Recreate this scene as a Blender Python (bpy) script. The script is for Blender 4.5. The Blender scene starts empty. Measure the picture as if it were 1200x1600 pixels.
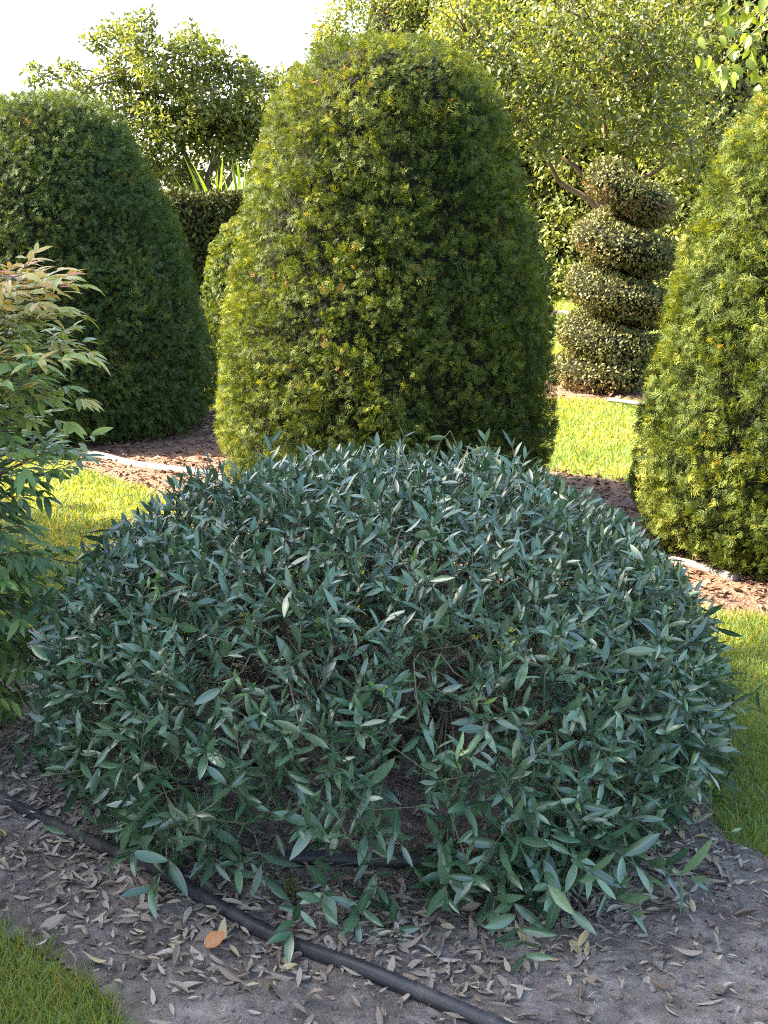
import bpy, math, random
import numpy as np
from mathutils import Matrix, Vector

sc = bpy.context.scene
# ------------------------------------------------------------------ camera
CAM_H = 1.4
FPX = 1900.0                       # focal length in photograph pixels (1200 x 1600)
TILT = math.atan(470.0 / FPX)      # horizon at y = 330 of 1600
cam = bpy.data.cameras.new('camera')
cam.sensor_fit = 'VERTICAL'; cam.sensor_height = 32.0
cam.lens = 32.0 * FPX / 1600.0
cam.clip_start = 0.05; cam.clip_end = 1000.0
cam_o = bpy.data.objects.new('camera', cam)
sc.collection.objects.link(cam_o)
cam_o.location = (0, 0, CAM_H)
cam_o.rotation_euler = (math.radians(90) - TILT, 0, 0)
sc.camera = cam_o
# ------------------------------------------------------------------ sky, sun, exposure
SUN_EL = math.radians(39.0)
SUN_A = math.radians(10.0)          # light travels along +X, a little towards the camera (-Y)
Dlight = Vector((math.cos(SUN_A) * math.cos(SUN_EL), -math.sin(SUN_A) * math.cos(SUN_EL), -math.sin(SUN_EL)))
w = bpy.data.worlds.new('World'); sc.world = w; w.use_nodes = True
nt = w.node_tree
sky = nt.nodes.new('ShaderNodeTexSky'); sky.sky_type = 'NISHITA'; sky.sun_disc = False
sky.sun_elevation = SUN_EL
to_sun = -Dlight
sky.sun_rotation = math.atan2(to_sun.x, to_sun.y)
sky.air_density = 1.0; sky.dust_density = 3.0; sky.ozone_density = 1.0
bg = nt.nodes['Background']; bg.inputs['Strength'].default_value = 0.12
nt.links.new(sky.outputs[0], bg.inputs[0])
sun = bpy.data.lights.new('sun', 'SUN'); sun.energy = 5.0; sun.angle = math.radians(0.5)
sun.color = (1.0, 0.87, 0.68)
sun_o = bpy.data.objects.new('sun', sun); sc.collection.objects.link(sun_o)
sun_o.rotation_euler = Dlight.to_track_quat('-Z', 'Y').to_euler()
sun_o.location = (-6, 3, 9)
vs = sc.view_settings
vs.view_transform = 'Standard'; vs.look = 'None'; vs.gamma = 1.0; vs.exposure = 2.9
vs.use_curve_mapping = False
cy = sc.cycles
cy.max_bounces = 7; cy.diffuse_bounces = 4; cy.glossy_bounces = 2; cy.transmission_bounces = 4
cy.transparent_max_bounces = 4; cy.caustics_reflective = False; cy.caustics_refractive = False
cy.sample_clamp_indirect = 6.0
cy.use_denoising = False
cy.filter_width = 1.1

# ------------------------------------------------------------------ helpers
C = sc.collection
RNG = np.random.default_rng(7)
random.seed(7)
ct, st = math.cos(TILT), math.sin(TILT)

def ray(u, v):
    x = (u - 600.0) / FPX; y = -(v - 800.0) / FPX
    return np.array([x, ct + y * st, -st + y * ct])
def gp(u, v, z=0.0):               # pixel -> point on the ground
    d = ray(u, v); t = (z - CAM_H) / d[2]
    return np.array([d[0] * t, d[1] * t, z])
def at(u, v, Y):                   # pixel -> point at distance Y
    d = ray(u, v); t = Y / d[1]
    return np.array([d[0] * t, Y, CAM_H + d[2] * t])
def depth(Y, z): return Y * ct + (CAM_H - z) * st
def project(p):
    p = np.asarray(p, float); dz = p[..., 2] - CAM_H
    zc = p[..., 1] * ct - dz * st; yc = p[..., 1] * st + dz * ct
    return 600 + FPX * p[..., 0] / zc, 800 - FPX * yc / zc, zc

def vnoise(p, seed=0):
    p = np.asarray(p, float); i = np.floor(p).astype(np.int64); f = p - i; f = f * f * (3 - 2 * f)
    out = np.zeros(p.shape[:-1])
    for dx in (0, 1):
        for dy in (0, 1):
            for dz in (0, 1):
                h = ((i[..., 0] + dx) * 374761393 + (i[..., 1] + dy) * 668265263 + (i[..., 2] + dz) * 1274126177 + seed * 974634777) & 0xffffffff
                h = ((h ^ (h >> 13)) * 1103515245) & 0xffffffff
                h = ((h ^ (h >> 16)) * 668265263) & 0xffffffff
                h = h ^ (h >> 15)
                wgt = (f[..., 0] if dx else 1 - f[..., 0]) * (f[..., 1] if dy else 1 - f[..., 1]) * (f[..., 2] if dz else 1 - f[..., 2])
                out += wgt * ((h & 0xffff) / 65535.0)
    return out * 2 - 1
def vn2(x, y, s, seed=0):
    return vnoise(np.stack([np.asarray(x) / s, np.asarray(y) / s, np.zeros_like(np.asarray(x, float))], -1), seed)

def norm(a): return a / np.maximum(np.linalg.norm(a, axis=-1, keepdims=True), 1e-9)
def frames(d, n):                  # rotation matrices whose y is d and whose z is close to n
    y = norm(d); x = norm(np.cross(y, n)); z = np.cross(x, y)
    return np.stack([x, y, z], axis=-1)

def mesh_np(name, V, F, attrs=None, smooth=True):
    """V (n,3); F list of int arrays (m,k)"""
    me = bpy.data.meshes.new(name)
    V = np.ascontiguousarray(V, dtype=np.float32)
    me.vertices.add(len(V)); me.vertices.foreach_set('co', V.ravel())
    loops = np.concatenate([f.ravel() for f in F]).astype(np.int32)
    tot = np.concatenate([np.full(len(f), f.shape[1], np.int32) for f in F])
    start = np.concatenate([[0], np.cumsum(tot)[:-1]]).astype(np.int32)
    me.loops.add(len(loops)); me.loops.foreach_set('vertex_index', loops)
    me.polygons.add(len(tot)); me.polygons.foreach_set('loop_start', start)
    me.polygons.foreach_set('use_smooth', np.full(len(tot), smooth, bool))
    for k, a in (attrs or {}).items():
        at_ = me.attributes.new(k, 'FLOAT', 'POINT')
        at_.data.foreach_set('value', np.ascontiguousarray(a, dtype=np.float32))
    me.update(calc_edges=True)
    return me

def link(name, me, mat, parent=None, kind=None):
    o = bpy.data.objects.new(name, me); C.objects.link(o)
    if mat is not None and me is not None and not me.materials: me.materials.append(mat)
    if parent is not None:
        o.parent = parent
        o.location = (-parent.location.x, -parent.location.y, -parent.location.z)   # mesh data is in world metres
    if kind: o['kind'] = kind
    return o
def tag(o, label, cat, group=None):
    o['label'] = label; o['category'] = cat
    if group: o['group'] = group
    return o
def thing(name, label, cat, loc, group=None):
    o = bpy.data.objects.new(name, None); C.objects.link(o); o.location = tuple(float(q) for q in loc)
    o.empty_display_size = 0.1
    return tag(o, label, cat, group)

def scatter(name, proto, pos, R, s, rnd, extra=None, smooth=True):
    """copies of a prototype (V, [faces], midattr) joined in one mesh"""
    PV, PF, PM = proto
    m, n = len(pos), len(PV)
    s = np.asarray(s, float)
    if s.ndim == 1: s = np.repeat(s[:, None], 3, 1)
    V = np.einsum('mij,mnj->mni', R, PV[None] * s[:, None, :]) + pos[:, None, :]
    off = (np.arange(m) * n)[:, None, None]
    F = [(f[None] + off).reshape(-1, f.shape[1]) for f in PF]
    at_ = {'rnd': np.repeat(rnd, n), 'mid': np.tile(PM, m)}
    return mesh_np(name, V.reshape(-1, 3), F, at_, smooth)

def tubes_np(paths):
    """paths: list of (points (k,3), radii (k,), sides); returns V,F"""
    Vs, Fs, o = [], [], 0
    for pts, rad, sd in paths:
        pts = np.asarray(pts, float); k = len(pts); rad = np.broadcast_to(rad, (k,))
        tan = norm(np.gradient(pts, axis=0))
        ref = np.array([0, 0, 1.0]) if abs(tan[:, 2].mean()) < .8 else np.array([1.0, 0, 0])
        x = norm(np.cross(tan, ref)); y = np.cross(tan, x)
        a = np.linspace(0, 2 * np.pi, sd, endpoint=False)
        ring = pts[:, None] + rad[:, None, None] * (np.cos(a)[None, :, None] * x[:, None] + np.sin(a)[None, :, None] * y[:, None])
        Vs.append(ring.reshape(-1, 3))
        i = np.arange(k - 1)[:, None] * sd; j = np.arange(sd)[None]; j2 = (j + 1) % sd
        Fs.append(np.stack([i + j, i + j2, i + sd + j2, i + sd + j], -1).reshape(-1, 4) + o)
        # end caps: a centre vertex each
        Vs.append(pts[[0, -1]]); c0 = o + k * sd
        jj = np.arange(sd); jn = (jj + 1) % sd
        Fs.append(np.stack([np.full(sd, c0), o + jn, o + jj, np.full(sd, c0)], -1)[:, :3].repeat(1, 0)[:, [0, 1, 2, 2]] if False else np.stack([np.full(sd, c0), o + jn, o + jj], -1))
        e = o + (k - 1) * sd
        Fs.append(np.stack([np.full(sd, c0 + 1), e + jj, e + jn], -1))
        o += k * sd + 2
    return np.concatenate(Vs), Fs
def tube_obj(name, paths, mat, parent=None, kind=None):
    V, F = tubes_np(paths)
    return link(name, mesh_np(name, V, F), mat, parent, kind)
def spline(pts, n):                # Catmull-Rom
    P = np.asarray(pts, float); P = np.vstack([2 * P[0] - P[1], P, 2 * P[-1] - P[-2]])
    out = []
    for i in range(1, len(P) - 2):
        t = np.linspace(0, 1, n, endpoint=False)[:, None]
        a, b, c, d = P[i - 1], P[i], P[i + 1], P[i + 2]
        out.append(.5 * (2 * b + (c - a) * t + (2 * a - 5 * b + 4 * c - d) * t ** 2 + (3 * b - a - 3 * c + d) * t ** 3))
    return np.vstack(out + [P[-2][None]])
def in_poly(x, y, poly):
    x = np.asarray(x); y = np.asarray(y); r = np.zeros(x.shape, bool); n = len(poly)
    for i in range(n):
        x1, y1 = poly[i][:2]; x2, y2 = poly[(i + 1) % n][:2]
        if y1 == y2: continue
        c = ((y1 > y) != (y2 > y)) & (x < (x2 - x1) * (y - y1) / (y2 - y1) + x1)
        r ^= c
    return r

# prototypes: a leaf grows along +Y, faces +Z
def leaf_proto(nseg, wid, bend=.12, fold=.25, peak=.9, twist=0.0):
    t = np.linspace(0, 1, nseg + 1)
    wv = np.sin(np.pi * t ** peak) ** .85 * wid * .5; wv[0] = wid * .06; wv[-1] = 0
    V, M = [], []
    for i, tt in enumerate(t):
        zc = -bend * tt * tt; c, s_ = math.cos(twist * tt), math.sin(twist * tt)
        if i == nseg:
            V.append((0, tt, zc)); M.append(0)
        else:
            for sx in (-1, 0, 1):
                x, z = sx * wv[i], abs(sx) * wv[i] * fold
                V.append((x * c - z * s_, tt, zc + x * s_ + z * c)); M.append(abs(sx))
    Q = []
    for i in range(nseg - 1):
        a, b = 3 * i, 3 * i + 3
        Q += [(a, a + 1, b + 1, b), (a + 1, a + 2, b + 2, b + 1)]
    a = 3 * (nseg - 1); e = 3 * nseg
    return np.array(V, float), [np.array(Q), np.array([(a, a + 1, e), (a + 1, a + 2, e)])], np.array(M, float)
def diamond(wid=.5, fold=.1):
    V = np.array([(0, 0, 0), (wid / 2, .45, fold), (0, 1, -.08), (-wid / 2, .45, fold)], float)
    return V, [np.array([(0, 1, 2), (0, 2, 3)])], np.array([0, 1, 0, 1.])
def sprig_proto(pairs, nl, nw, seed):
    r = np.random.default_rng(seed); V, T, M = [], [], []
    for i in range(pairs):
        y = .08 + .8 * i / pairs
        L = nl * (1 - .45 * i / pairs)
        for sx in (-1, 1):
            a = math.radians(58 - 30 * i / pairs + r.uniform(-14, 14)); z = r.uniform(-.35, .4)
            d = np.array([sx * math.sin(a), math.cos(a), z]); p = np.array([0, y, 0])
            q = np.array([-d[1], d[0], 0]) * nw * .5
            k = len(V); V += [p + d * L * .12 + q, p + d * L * .12 - q, p + d * L]; T.append((k, k + 1, k + 2)); M += [0, 0, 1]
    k = len(V); V += [np.array([-.012, 0, -.005]), np.array([.012, 0, -.005]), np.array([0, 1.05, 0.02])]; T.append((k, k + 1, k + 2)); M += [0, 0, 1]
    return np.array(V), [np.array(T)], np.array(M, float)

# ------------------------------------------------------------------ materials
def new_mat(name):
    m = bpy.data.materials.new(name); m.use_nodes = True
    return m, m.node_tree, m.node_tree.nodes['Principled BSDF']
def ramp(nt, stops, fac):
    r = nt.nodes.new('ShaderNodeValToRGB'); e = r.color_ramp.elements
    while len(e) < len(stops): e.new(.5)
    for i, (p, c) in enumerate(stops): e[i].position = p; e[i].color = (*c, 1)
    nt.links.new(fac, r.inputs[0]); return r.outputs[0]
def leaf_mat(name, stops, under=None, rough=.45, spec=.35, trans=.25, tcol=(1.25, 1.15, .55), rib=None, patch=0.0):
    m, nt, P = new_mat(name); L = nt.links
    a = nt.nodes.new('ShaderNodeAttribute'); a.attribute_name = 'rnd'
    fac = a.outputs['Fac']
    if patch:
        tx = nt.nodes.new('ShaderNodeTexCoord'); no = nt.nodes.new('ShaderNodeTexNoise'); no.inputs['Scale'].default_value = 2.2; no.inputs['Detail'].default_value = 3
        L.new(tx.outputs['Object'], no.inputs['Vector'])
        ma = nt.nodes.new('ShaderNodeMath'); ma.operation = 'MULTIPLY_ADD'; L.new(no.outputs[0], ma.inputs[0]); ma.inputs[1].default_value = patch; ma.inputs[2].default_value = -patch * .5
        ad = nt.nodes.new('ShaderNodeMath'); ad.use_clamp = True; L.new(fac, ad.inputs[0]); L.new(ma.outputs[0], ad.inputs[1]); fac = ad.outputs[0]
    col = ramp(nt, stops, fac)
    if rib:
        b = nt.nodes.new('ShaderNodeAttribute'); b.attribute_name = 'mid'
        rf = ramp(nt, [(0, (1, 1, 1)), (.13, (0, 0, 0))], b.outputs['Fac'])
        mx = nt.nodes.new('ShaderNodeMix'); mx.data_type = 'RGBA'; L.new(rf, mx.inputs[0]); L.new(col, mx.inputs[6]); mx.inputs[7].default_value = (*rib, 1); col = mx.outputs[2]
    if under:
        g = nt.nodes.new('ShaderNodeNewGeometry'); mx = nt.nodes.new('ShaderNodeMix'); mx.data_type = 'RGBA'
        L.new(g.outputs['Backfacing'], mx.inputs[0]); L.new(col, mx.inputs[6]); mx.inputs[7].default_value = (*under, 1); col = mx.outputs[2]
    L.new(col, P.inputs['Base Color']); P.inputs['Roughness'].default_value = rough; P.inputs['Specular IOR Level'].default_value = spec
    if trans:
        t = nt.nodes.new('ShaderNodeBsdfTranslucent'); mul = nt.nodes.new('ShaderNodeMix'); mul.data_type = 'RGBA'; mul.blend_type = 'MULTIPLY'; mul.inputs[0].default_value = 1
        L.new(col, mul.inputs[6]); mul.inputs[7].default_value = (*tcol, 1); L.new(mul.outputs[2], t.inputs[0])
        ms = nt.nodes.new('ShaderNodeMixShader'); ms.inputs[0].default_value = trans
        L.new(P.outputs[0], ms.inputs[1]); L.new(t.outputs[0], ms.inputs[2]); L.new(ms.outputs[0], nt.nodes['Material Output'].inputs[0])
    return m
def rough_mat(name, stops, scale, rough=.9, spec=.2, bump=.4, bscale=None, dist=.01, mixstops=None, mscale=None):
    m, nt, P = new_mat(name); L = nt.links
    tx = nt.nodes.new('ShaderNodeTexCoord')
    n = nt.nodes.new('ShaderNodeTexNoise'); n.inputs['Scale'].default_value = scale; n.inputs['Detail'].default_value = 8; n.inputs['Roughness'].default_value = .65
    L.new(tx.outputs['Object'], n.inputs['Vector'])
    col = ramp(nt, stops, n.outputs[0])
    if mixstops:
        n3 = nt.nodes.new('ShaderNodeTexNoise'); n3.inputs['Scale'].default_value = mscale; n3.inputs['Detail'].default_value = 4; L.new(tx.outputs['Object'], n3.inputs['Vector'])
        c2 = ramp(nt, mixstops, n3.outputs[0])
        mx = nt.nodes.new('ShaderNodeMix'); mx.data_type = 'RGBA'; mx.blend_type = 'MULTIPLY'; mx.inputs[0].default_value = 1
        L.new(col, mx.inputs[6]); L.new(c2, mx.inputs[7]); col = mx.outputs[2]
    L.new(col, P.inputs['Base Color']); P.inputs['Roughness'].default_value = rough; P.inputs['Specular IOR Level'].default_value = spec
    n2 = nt.nodes.new('ShaderNodeTexNoise'); n2.inputs['Scale'].default_value = bscale or scale * 3; n2.inputs['Detail'].default_value = 8; L.new(tx.outputs['Object'], n2.inputs['Vector'])
    b = nt.nodes.new('ShaderNodeBump'); b.inputs['Strength'].default_value = bump; b.inputs['Distance'].default_value = dist
    L.new(n2.outputs[0], b.inputs['Height']); L.new(b.outputs[0], P.inputs['Normal'])
    return m

M_lawn = rough_mat('lawn_ground', [(.3, (.07, .085, .022)), (.55, (.12, .145, .032)), (.75, (.18, .165, .055))], 9, bump=.6, bscale=120, dist=.02)
M_soil = rough_mat('sandy_soil', [(.28, (.085, .070, .057)), (.5, (.175, .148, .124)), (.72, (.30, .258, .22))], 18, bump=1.0, bscale=70, dist=.02,
                   mixstops=[(.3, (.72, .68, .68)), (.65, (1.12, 1.1, 1.1))], mscale=2.2)
M_mulch = rough_mat('bark_mulch', [(.28, (.085, .050, .034)), (.5, (.20, .118, .078)), (.75, (.33, .21, .145))], 22, bump=1.0, bscale=70, dist=.03)
M_bark = rough_mat('bark', [(.3, (.075, .058, .042)), (.7, (.18, .145, .105))], 30, bump=.6, bscale=60, dist=.01)
M_limb = rough_mat('reddish_bark', [(.3, (.07, .045, .028)), (.7, (.16, .108, .068))], 12, bump=.5, bscale=40, dist=.01)
M_twig = rough_mat('shrub_bark', [(.3, (.06, .05, .036)), (.7, (.14, .118, .088))], 40, bump=.3)
M_shoot = rough_mat('shrub_shoot', [(.3, (.08, .085, .05)), (.7, (.15, .145, .085))], 40, bump=.1)
M_core = rough_mat('inner_twig_shade', [(.35, (.007, .008, .004)), (.6, (.014, .014, .007)), (.8, (.026, .021, .011))], 40, bump=1.0, bscale=60, dist=.03)  # near-black twig colour, painting in the deep shade inside the crowns
M_pipe = rough_mat('black_polythene', [(.3, (.013, .013, .015)), (.52, (.026, .026, .028)), (.68, (.085, .075, .066)), (.8, (.12, .105, .09))], 11, rough=.5, spec=.45, bump=.05)
M_pipe_pale = rough_mat('weathered_pipe', [(.3, (.13, .115, .105)), (.7, (.23, .205, .19))], 14, rough=.6, bump=.05)
M_edging = rough_mat('pale_edging', [(.3, (.24, .19, .15)), (.7, (.36, .30, .25))], 14, rough=.8, bump=.05)

M_shrub = leaf_mat('shrub_leaf', [(0, (.018, .048, .018)), (.4, (.048, .104, .046)), (.85, (.11, .185, .092)), (.955, (.14, .215, .11)), (.97, (.11, .21, .035)), (1, (.15, .26, .04))],
                   under=(.09, .14, .08), rough=.28, spec=.85, trans=.10, tcol=(1.2, 1.25, .5), rib=(.10, .17, .12))
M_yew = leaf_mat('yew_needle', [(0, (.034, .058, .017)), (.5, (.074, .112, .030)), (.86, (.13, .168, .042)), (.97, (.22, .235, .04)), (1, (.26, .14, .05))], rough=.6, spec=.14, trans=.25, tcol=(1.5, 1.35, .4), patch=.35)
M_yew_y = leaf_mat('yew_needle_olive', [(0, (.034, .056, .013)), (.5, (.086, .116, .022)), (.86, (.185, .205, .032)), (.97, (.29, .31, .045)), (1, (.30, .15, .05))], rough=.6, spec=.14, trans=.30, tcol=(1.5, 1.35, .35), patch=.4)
M_box = leaf_mat('box_leaf', [(0, (.055, .062, .022)), (.5, (.115, .118, .038)), (.9, (.18, .175, .06)), (1, (.20, .11, .06))], rough=.5, spec=.25, trans=.15, tcol=(1.3, 1.2, .5), patch=.5)
M_hedge = leaf_mat('hedge_leaf', [(0, (.028, .034, .011)), (.6, (.06, .068, .02)), (1, (.11, .12, .03))], rough=.6, spec=.12, trans=.15)
M_tree = leaf_mat('tree_leaf', [(0, (.07, .092, .026)), (.5, (.135, .158, .042)), (.9, (.20, .215, .065)), (1, (.30, .23, .06))], rough=.38, spec=.45, trans=.42, tcol=(1.35, 1.3, .45))
M_ever = leaf_mat('evergreen_leaf', [(0, (.075, .10, .026)), (.5, (.155, .18, .046)), (.9, (.25, .26, .08)), (1, (.28, .16, .08))], rough=.5, spec=.22, trans=.32, tcol=(1.4, 1.3, .4), patch=.4)
M_broad = leaf_mat('broad_leaf', [(0, (.08, .12, .025)), (.6, (.15, .20, .035)), (1, (.22, .25, .045))], rough=.4, spec=.45, trans=.4, tcol=(1.5, 1.4, .35), rib=(.16, .2, .08))
M_reed = leaf_mat('strap_leaf', [(0, (.10, .17, .03)), (1, (.20, .26, .05))], rough=.4, trans=.45, tcol=(1.4, 1.4, .4))
M_nand = leaf_mat('bamboo_leaf', [(0, (.06, .11, .045)), (.3, (.16, .26, .065)), (.5, (.32, .38, .10)), (.64, (.50, .42, .13)), (.8, (.60, .37, .12)), (.93, (.52, .16, .08)), (1, (.32, .08, .08))],
                  under=None, rough=.4, spec=.4, trans=.3, tcol=(1.3, 1.2, .6), rib=(.2, .2, .1))
M_grass = leaf_mat('grass_blade', [(0, (.13, .23, .065)), (.5, (.18, .285, .075)), (.85, (.25, .29, .065)), (1, (.38, .30, .12))], rough=.5, spec=.3, trans=.45, tcol=(1.75, 1.15, .25), patch=.5)
M_dead = leaf_mat('dead_leaf', [(0, (.09, .062, .045)), (.3, (.17, .125, .09)), (.6, (.27, .215, .16)), (.85, (.38, .33, .265)), (.93, (.42, .33, .17)), (1, (.40, .15, .05))], rough=.7, spec=.25, trans=.1, tcol=(1.1, 1, .7), rib=(.3, .25, .19))
M_chip = leaf_mat('bark_chip', [(0, (.07, .04, .027)), (.4, (.17, .09, .055)), (.8, (.30, .18, .115)), (1, (.40, .29, .2))], rough=.85, spec=.2, trans=0)

# ------------------------------------------------------------------ ground, beds, lawn
def soil_h(x, y):
    return .016 + .012 * vn2(x, y, .42, 1) + .009 * vn2(x, y, .12, 2) + .0065 * vn2(x, y, .045, 3)
def mulch_h(x, y):
    return .016 + .012 * vn2(x, y, .5, 5) + .010 * vn2(x, y, .09, 6)

def P2(*uv): return [tuple(gp(u, v)[:2]) for u, v in uv]
SHX, SHY = 0.0, 2.95                                       # the clipped shrub
soil_poly = [(-4.0, 4.2)] + P2((-60, 975), (60, 985), (130, 1003)) + [(-.75, 3.55), (-.35, 3.8), (.1, 3.85), (.5, 3.62), (.82, 3.15)] \
            + P2((1125, 1315), (1200, 1345), (1300, 1360)) + [(3.0, 2.35), (3.0, .4), (-.35, .4)] + P2((205, 1610), (175, 1560), (110, 1508), (0, 1455), (-90, 1440)) + [(-4.0, 2.6)]
mulch_poly = [(-5.2, 6.9)] + P2((-80, 690), (20, 696), (110, 722), (200, 757), (300, 790)) + [(-.55, 5.0), (0, 4.72), (.5, 4.45)] \
             + P2((1060, 945), (1120, 962), (1200, 968)) + [(2.4, 4.0), (3.0, 4.6), (2.9, 5.5), (2.2, 6.0)] + P2((1030, 768), (950, 752), (880, 742)) \
             + [(.4, 6.95), (-.6, 7.4)] + P2((330, 646)) + [(-1.5, 8.9), (-2.4, 9.3), (-4.6, 9.2)]
SPX, SPY = 1.87, 9.75
spiral_poly = [(SPX + .78 * math.cos(a) * 1.1, SPY - .02 + .62 * math.sin(a)) for a in np.linspace(0, 2 * np.pi, 28, endpoint=False)]
far_strip = P2((800, 496), (905, 492)) + P2((1060, 492), (1060, 486), (905, 486), (800, 489))
POLYS = [soil_poly, mulch_poly, spiral_poly]

def ground_sheet():
    xs = np.concatenate([[-300, -80, -30, -12], np.linspace(-6, 6, 49), [12, 30, 80, 300]])
    ys = np.concatenate([[-60, -20, -6], np.linspace(-2, 16, 73), [20, 30, 60, 150, 400]])
    X, Y = np.meshgrid(xs, ys); Z = np.zeros_like(X)
    n = len(xs); i = np.arange(len(ys) - 1)[:, None] * n; j = np.arange(n - 1)[None]
    F = np.stack([i + j, i + j + 1, i + n + j + 1, i + n + j], -1).reshape(-1, 4)
    link('lawn', mesh_np('lawn', np.stack([X, Y, Z], -1).reshape(-1, 3), [F]), M_lawn, kind='structure')
ground_sheet()
def bed(name, poly, step, hf, mat):
    px = np.array([p[0] for p in poly]); py = np.array([p[1] for p in poly])
    xs = np.arange(px.min(), px.max() + step, step); ys = np.arange(py.min(), py.max() + step, step)
    X, Y = np.meshgrid(xs, ys); ins = in_poly(X, Y, poly)
    # soften towards the rim
    e = ins.astype(float)
    k = max(1, int(.06 / step))
    for _ in range(k):
        e2 = e.copy(); e2[1:] = np.minimum(e2[1:], e[:-1]); e2[:-1] = np.minimum(e2[:-1], e[1:]); e2[:, 1:] = np.minimum(e2[:, 1:], e[:, :-1]); e2[:, :-1] = np.minimum(e2[:, :-1], e[:, 1:])
        e = .5 * e + .5 * e2
    Z = np.maximum(hf(X, Y), .006) * e + .005
    n = len(xs); i = np.arange(len(ys) - 1)[:, None] * n; j = np.arange(n - 1)[None]
    F = np.stack([i + j, i + j + 1, i + n + j + 1, i + n + j], -1).reshape(-1, 4)
    keep = ins.ravel()[F].any(1); F = F[keep]
    used = np.unique(F); mp = np.zeros(X.size, int); mp[used] = np.arange(len(used))
    V = np.stack([X, Y, Z], -1).reshape(-1, 3)[used]
    link(name, mesh_np(name, V, [mp[F]]), mat, kind='structure')
bed('soil_bed', soil_poly, .016, soil_h, M_soil)
bed('mulch_bed', mulch_poly, .03, mulch_h, M_mulch)
bed('mulch_bed', spiral_poly, .05, mulch_h, M_mulch)

# grass blades
blade = (np.array([(-.5, 0, 0), (.5, 0, 0), (-.36, .55, .10), (.36, .55, .10), (0, 1, .38)]), [np.array([(0, 1, 3), (0, 3, 2), (2, 3, 4)])], np.array([1, 1, 1, 1, 0.]))
def grass(regions):
    P, S, Rn, D = [], [], [], []
    for x0, x1, y0, y1, dens, h, wd in regions:
        n = int((x1 - x0) * (y1 - y0) * dens)
        x = RNG.uniform(x0, x1, n); y = RNG.uniform(y0, y1, n)
        jx = x + .02 * vn2(x, y, .05, 11); jy = y + .03 * vn2(x, y, .06, 12)
        ok = np.ones(n, bool)
        for pl in POLYS:
            ok &= ~in_poly(jx, jy, pl)
        ok &= (vn2(x, y, .35, 14) + .6 * vn2(x, y, .12, 15) > RNG.uniform(-1.6, -.35, n))
        x, y = x[ok], y[ok]; n = len(x)
        hh = h * RNG.uniform(.55, 1.25, n) * (1 + .3 * vn2(x, y, .3, 13))
        P.append(np.stack([x, y, np.zeros(n)], -1)); S.append(np.stack([wd * RNG.uniform(.7, 1.3, n), hh, hh], -1))
        az = RNG.uniform(0, 2 * np.pi, n); ln = RNG.uniform(.1, 1.0, n)
        D.append(np.stack([np.cos(az) * ln, np.sin(az) * ln, np.ones(n)], -1))
        Rn.append(np.clip(RNG.normal(.45, .2, n) + .25 * vn2(x, y, .5, 16) + (RNG.random(n) < .05) * .5, 0, 1))
    P, S, Rn, D = map(np.concatenate, (P, S, Rn, D))
    nrm = np.cross(D, RNG.normal(size=D.shape)); R = frames(D, nrm)
    link('grass', scatter('grass', blade, P, R, S, Rn), M_grass, kind='stuff')['label'] = 'short mown lawn grass'
grass([(-1.2, .1, 1.3, 2.4, 26000, .05, .0028),
       (-2.6, -.3, 3.3, 4.6, 9000, .04, .004), (-3.0, -.3, 4.6, 7.0, 4600, .04, .0058),
       (-.3, 1.6, 3.5, 5.2, 5000, .04, .0045), (.75, 2.0, 2.3, 4.6, 10500, .042, .0038),
       (.6, 3.2, 5.6, 10.0, 3600, .045, .0065), (-2.4, .6, 7.0, 12, 1300, .05, .008), (-1.5, 8, 10, 23, 350, .07, .014)])

# ------------------------------------------------------------------ yew topiaries
def prof_px(rows, Y):
    out = []
    for v, hw in rows:
        z = at(600, v, Y)[2]; out.append((z, hw / FPX * depth(Y, z)))
    return out
def smooth_prof(pr, n=160):
    pr = sorted(pr); z = np.array([p[0] for p in pr]); r = np.array([p[1] for p in pr])
    s = np.concatenate([[0], np.cumsum(np.hypot(np.diff(z), np.diff(r)))]); q = np.linspace(0, s[-1], n)
    zz, rr = np.interp(q, s, z), np.interp(q, s, r)
    for _ in range(14):
        zz[1:-1] = (zz[:-2] + 2 * zz[1:-1] + zz[2:]) / 4; rr[1:-1] = (rr[:-2] + 2 * rr[1:-1] + rr[2:]) / 4
    return zz, rr
def surf_points(cx, cy, zz, rr, n, rng, amp=.02, seed=0, back=.4):
    ds = np.hypot(np.diff(zz), np.diff(rr)); rm = (rr[1:] + rr[:-1]) / 2; wgt = ds * np.maximum(rm, .02); wgt /= wgt.sum()
    k = rng.choice(len(ds), n, p=wgt); f = rng.random(n)
    z = zz[k] + f * (zz[k + 1] - zz[k]); r = rr[k] + f * (rr[k + 1] - rr[k])
    th = rng.uniform(0, 2 * np.pi, n)
    nr = np.diff(zz)[k] / ds[k]; nz = -np.diff(rr)[k] / ds[k]
    N = np.stack([nr * np.cos(th), nr * np.sin(th), nz], -1)
    P = np.stack([cx + r * np.cos(th), cy + r * np.sin(th), z], -1)
    tc = norm(np.array([[-cx, -cy, CAM_H]]) + np.array([[0, 0, 0]]))
    facing = N @ tc[0]
    keep = rng.random(n) < np.where(facing > -.25, 1, back)
    P, N = P[keep], N[keep]
    bump = amp * (vnoise(P / .33, seed) + .6 * vnoise(P / .13, seed + 1))
    return P + N * bump[:, None], N
SPRIGS = [sprig_proto(4, .55, .105, s) for s in (1, 2, 3, 6)]
SPRIGS_FAR = [sprig_proto(4, .46, .2, s) for s in (4, 5)]
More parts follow.
